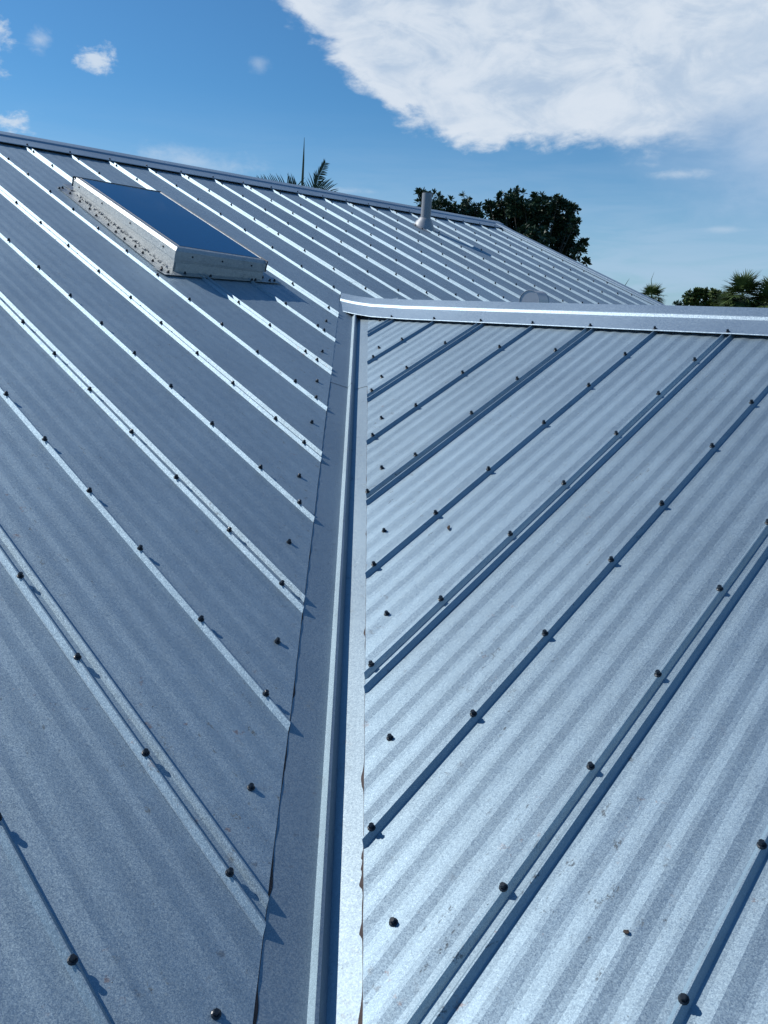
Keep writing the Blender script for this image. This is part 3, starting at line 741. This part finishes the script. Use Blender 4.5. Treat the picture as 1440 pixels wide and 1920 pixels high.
broadleaf('leafy_tree', (64.5, 25.2, GROUND), SB, MAT['leaf_mid'], 'far mid green leafy tree just left of the pair of palms', 'tree', 8, .30, .36, .2, .25)
tp = [(36.22, 15.4, 1.88, 0.11), (35.89, 15.38, 1.85, 0.08), (36.1, 15.5, 1.2, .5), (36.0, 15.2, .9, .6)]
broadleaf('small_tree', (36.0, 15.3, GROUND), tp, MAT['leaf_dark'], 'dark sprig of a small tree peeking over the wing ridge beside the gable', 'tree', 9, .10, .14, .07, .1)

def leaflet(m, p, d, up, ln, wd, droop=.2, n=3):
    """narrow tapering blade that droops: n quads"""
    d = d.normalized(); s = d.cross(up)
    if s.length < 1e-3: s = d.orthogonal()
    s.normalize(); vs_ = []; q = Vector(p)
    for i in range(n+1):
        t_ = i/n; w = wd*.5*(1-t_)**.7*(.6+.8*min(1, t_*3)) + .0006
        vs_ += [q - s*w, q + s*w]; d = (d + Vector((0, 0, -droop/n))).normalized(); q = q + d*ln/n
    m.add(vs_, [(2*i, 2*i+1, 2*i+3, 2*i+2) for i in range(n)])
def fan_frond(mt, root, p0, d, plen, blen, zr, wind=Vector((0, 0, 0))):
    m = MB(); d = d.normalized(); side = d.cross(Vector((0, 0, 1))).normalized()
    pts = [Vector(p0)]; dd = d.copy()
    for i in range(4): dd = (dd + Vector((0, 0, -.10)) + wind*.1).normalized(); pts.append(pts[-1] + dd*plen/4)
    m.tube(pts, [.022, .02, .016, .014, .012], 5)
    hub = pts[-1]; upv = side.cross(dd).normalized()
    n = 34
    for i in range(n):
        a = lerp(-2.1, 2.1, i/(n-1)) + zr.uniform(-.04, .04)
        v = dd*math.cos(a) + side*math.sin(a) + upv*(.18*abs(math.sin(a)))
        leaflet(m, hub, v + wind*.25, upv, blen*(1-.18*abs(a)/2)*zr.uniform(.85, 1.05), blen*.085, zr.uniform(.15, .55), 3)
    return m.build('frond', mt, root, pivot=p0)
def fan_palm(base, crown, label, group, seed, size, n, mt, spike=None):
    zr = random.Random(seed); root = empty('fan_palm', base, label, 'palm tree', group)
    b, c_ = Vector(base), Vector(crown)
    m = MB(); m.tube([b, b.lerp(c_, .5)+Vector((.1, .06, 0)), c_], [.22, .17, .15], 10); m.build('trunk', MAT['palm_bark'], root, pivot=base, smooth_=True)
    for i in range(n):
        th = i*2.39996; el_ = lerp(1.45, -.75, ((i+.5)/n)**.9)
        d = Vector((math.cos(th)*math.cos(el_), math.sin(th)*math.cos(el_), math.sin(el_)))
        fan_frond(mt, root, c_, d, size*.48*zr.uniform(.85, 1.15), size*.62*zr.uniform(.85, 1.1), zr)
    if spike:
        m = MB(); pts = [c_ + Vector(spike)*t_ + Vector((0, 0, 0)) for t_ in (0, .35, .7)] ; tip = c_ + Vector(spike) + Vector((-.1, -.35, -.05)).lerp(Vector((0, 0, 0)), 0)
        m.tube(pts+[tip], [.05, .04, .025, .006], 5); m.build('spear_leaf', mt, root)
    return root
fan_palm((71.5, 33.4, GROUND), (71.47, 33.5, 3.15), 'fan palm with a curved spike rising behind the low end of the gable', 'distant palms', 21, 1.55, 30, MAT['palm_leaf'], (-.15, .25, 2.4))
fan_palm((60.4, 21.2, GROUND), (60.38, 21.3, 3.0), 'bushy palm with a thin upright spike beside the leafy tree', 'distant palms', 22, 2.0, 38, MAT['palm_leaf'], (-.1, -.2, 2.0))
fan_palm((60.9, 19.4, GROUND), (60.91, 19.35, 2.5), 'palm with arching fronds cut by the right edge of the photo', 'distant palms', 23, 2.2, 34, MAT['palm_leaf'])
fan_palm((62.8, 23.5, GROUND), (62.9, 23.2, 2.2), 'low palm with a short spike tucked between leafy tree and bushy palm', 'distant palms', 24, 1.5, 28, MAT['palm_leaf'], (0, .05, 1.7))
fan_palm((34.5, 17.3, GROUND), (34.5, 17.35, 1.25), 'palm hidden behind the gable with just its spear tip above the rake', 'distant palms', 25, .9, 12, MAT['palm_dark'], (.06, .1, 1.75))

# feather palm behind the main ridge
fp = empty('feather_palm', (12.3, 14.4, GROUND), 'feather palm behind the main ridge showing a tall thin spear and a wind-blown frond', 'palm tree')
c_ = Vector((12.28, 14.36, 3.45))
m = MB(); m.tube([(12.3, 14.4, GROUND), (12.34, 14.36, 0), c_], [.16, .12, .09], 10); m.build('trunk', MAT['palm_bark'], fp, pivot=(12.3, 14.4, GROUND), smooth_=True)
m = MB(); m.tube([c_, Vector((12.28, 14.36, 3.95)), Vector((12.29, 14.34, 4.45)), Vector((12.30, 14.33, 4.93))], [.045, .032, .022, .004], 6); m.build('spear_leaf', MAT['palm_dark'], fp)
VR = Vector((.70, -.72, 0))     # across the view
def feather(pts, ll, wind, zr, n=26, both=True, droop=.3):
    m = MB(); pts = [Vector(p) for p in pts]; m.tube(pts, [.016, .013, .009, .004][:len(pts)], 5)
    for i in range(n):
        t_ = .12 + .88*i/(n-1); f_ = t_*(len(pts)-1); j = min(int(f_), len(pts)-2); p = pts[j].lerp(pts[j+1], f_-j); d = (pts[j+1]-pts[j]).normalized()
        side = d.cross(Vector((.7, .7, 0))).normalized()
        for sgn in ((1, -1) if both else (1,)):
            v = d*.55 + side*sgn*.9 + wind + Vector((zr.uniform(-.1, .1), zr.uniform(-.1, .1), zr.uniform(-.12, .12)))
            leaflet(m, p, v, Vector((.7, .7, .1)), ll*(1-.55*t_**2)*zr.uniform(.8, 1.1), .024, droop*zr.uniform(.5, 1.4), 4)
    return m.build('frond', MAT['palm_dark'], fp)
zr = random.Random(31)
q = lambda r_, u_: Vector((12.28, 14.36, 3.86)) + VR*r_ + Vector((0, 0, u_))
feather([c_, q(.28, -.10), q(.36, .22), q(.52, .53)], .27, VR*.55, zr, 30, True, .35)
feather([c_, q(.30, .02), q(.60, -.06), q(.9, -.35)], .36, Vector((0, 0, .15)), zr, 24)
feather([c_, q(-.35, .0), q(-.80, .03), q(-1.15, .02)], .34, VR*-.25+Vector((0, 0, .5)), zr, 26, True, .1)
feather([c_, q(-.12, .0), q(-.30, .05), q(-.55, -.12)], .30, Vector((0, 0, .1)), zr, 22)
feather([c_, c_+Vector((.3, .3, .3)), c_+Vector((.7, .6, .25)), c_+Vector((1.1, .9, -.1))], .34, Vector((0, 0, 0)), zr, 22)
feather([c_, c_+Vector((-.3, -.3, .25)), c_+Vector((-.7, -.5, .15)), c_+Vector((-1.0, -.8, -.3))], .34, Vector((0, 0, 0)), zr, 22)

# two scraps of dry leaf lying on the wing slope
MAT['dry_leaf'] = simple('dry_leaf', (.045, .03, .022), .8, 0, .4, 200)
def scrap(x, y, ln, wd, rot, label):
    m = MB(); zr = random.Random(int(x*1000)); e1 = Vector((1, 0, T)).normalized(); e2 = Vector((0, 1, 0)); c_ = PB(x, y, .0035)
    d1 = e1*math.cos(rot)+e2*math.sin(rot); d2 = -e1*math.sin(rot)+e2*math.cos(rot); top_ = []; n = 9
    for k in range(n):
        a = 2*math.pi*k/n; r_ = zr.uniform(.7, 1.1)
        top_.append(c_ + d1*math.cos(a)*ln*r_ + d2*math.sin(a)*wd*r_ + NB*(.0015+.0035*zr.random()))
    m.add([c_+NB*.004]+top_+[p-NB*.0012 for p in top_]+[c_-NB*.001], [(0, k+1, (k+1) % n+1) for k in range(n)]+[(k+1, k+1+n, (k+1) % n+1+n, (k+1) % n+1) for k in range(n)]+[(2*n+1, (k+1) % n+1+n, k+1+n) for k in range(n)])
    tag(m.build('leaf_scrap', MAT['dry_leaf']), label, 'dry leaf', 'leaf scraps on the wing slope')
scrap(1.071, .625, .012, .006, .6, 'small dark leaf scrap lying midway up the right roof slope')
scrap(.293, -.395, .006, .004, 1.9, 'tiny dark leaf scrap near the lower edge of the right roof slope')
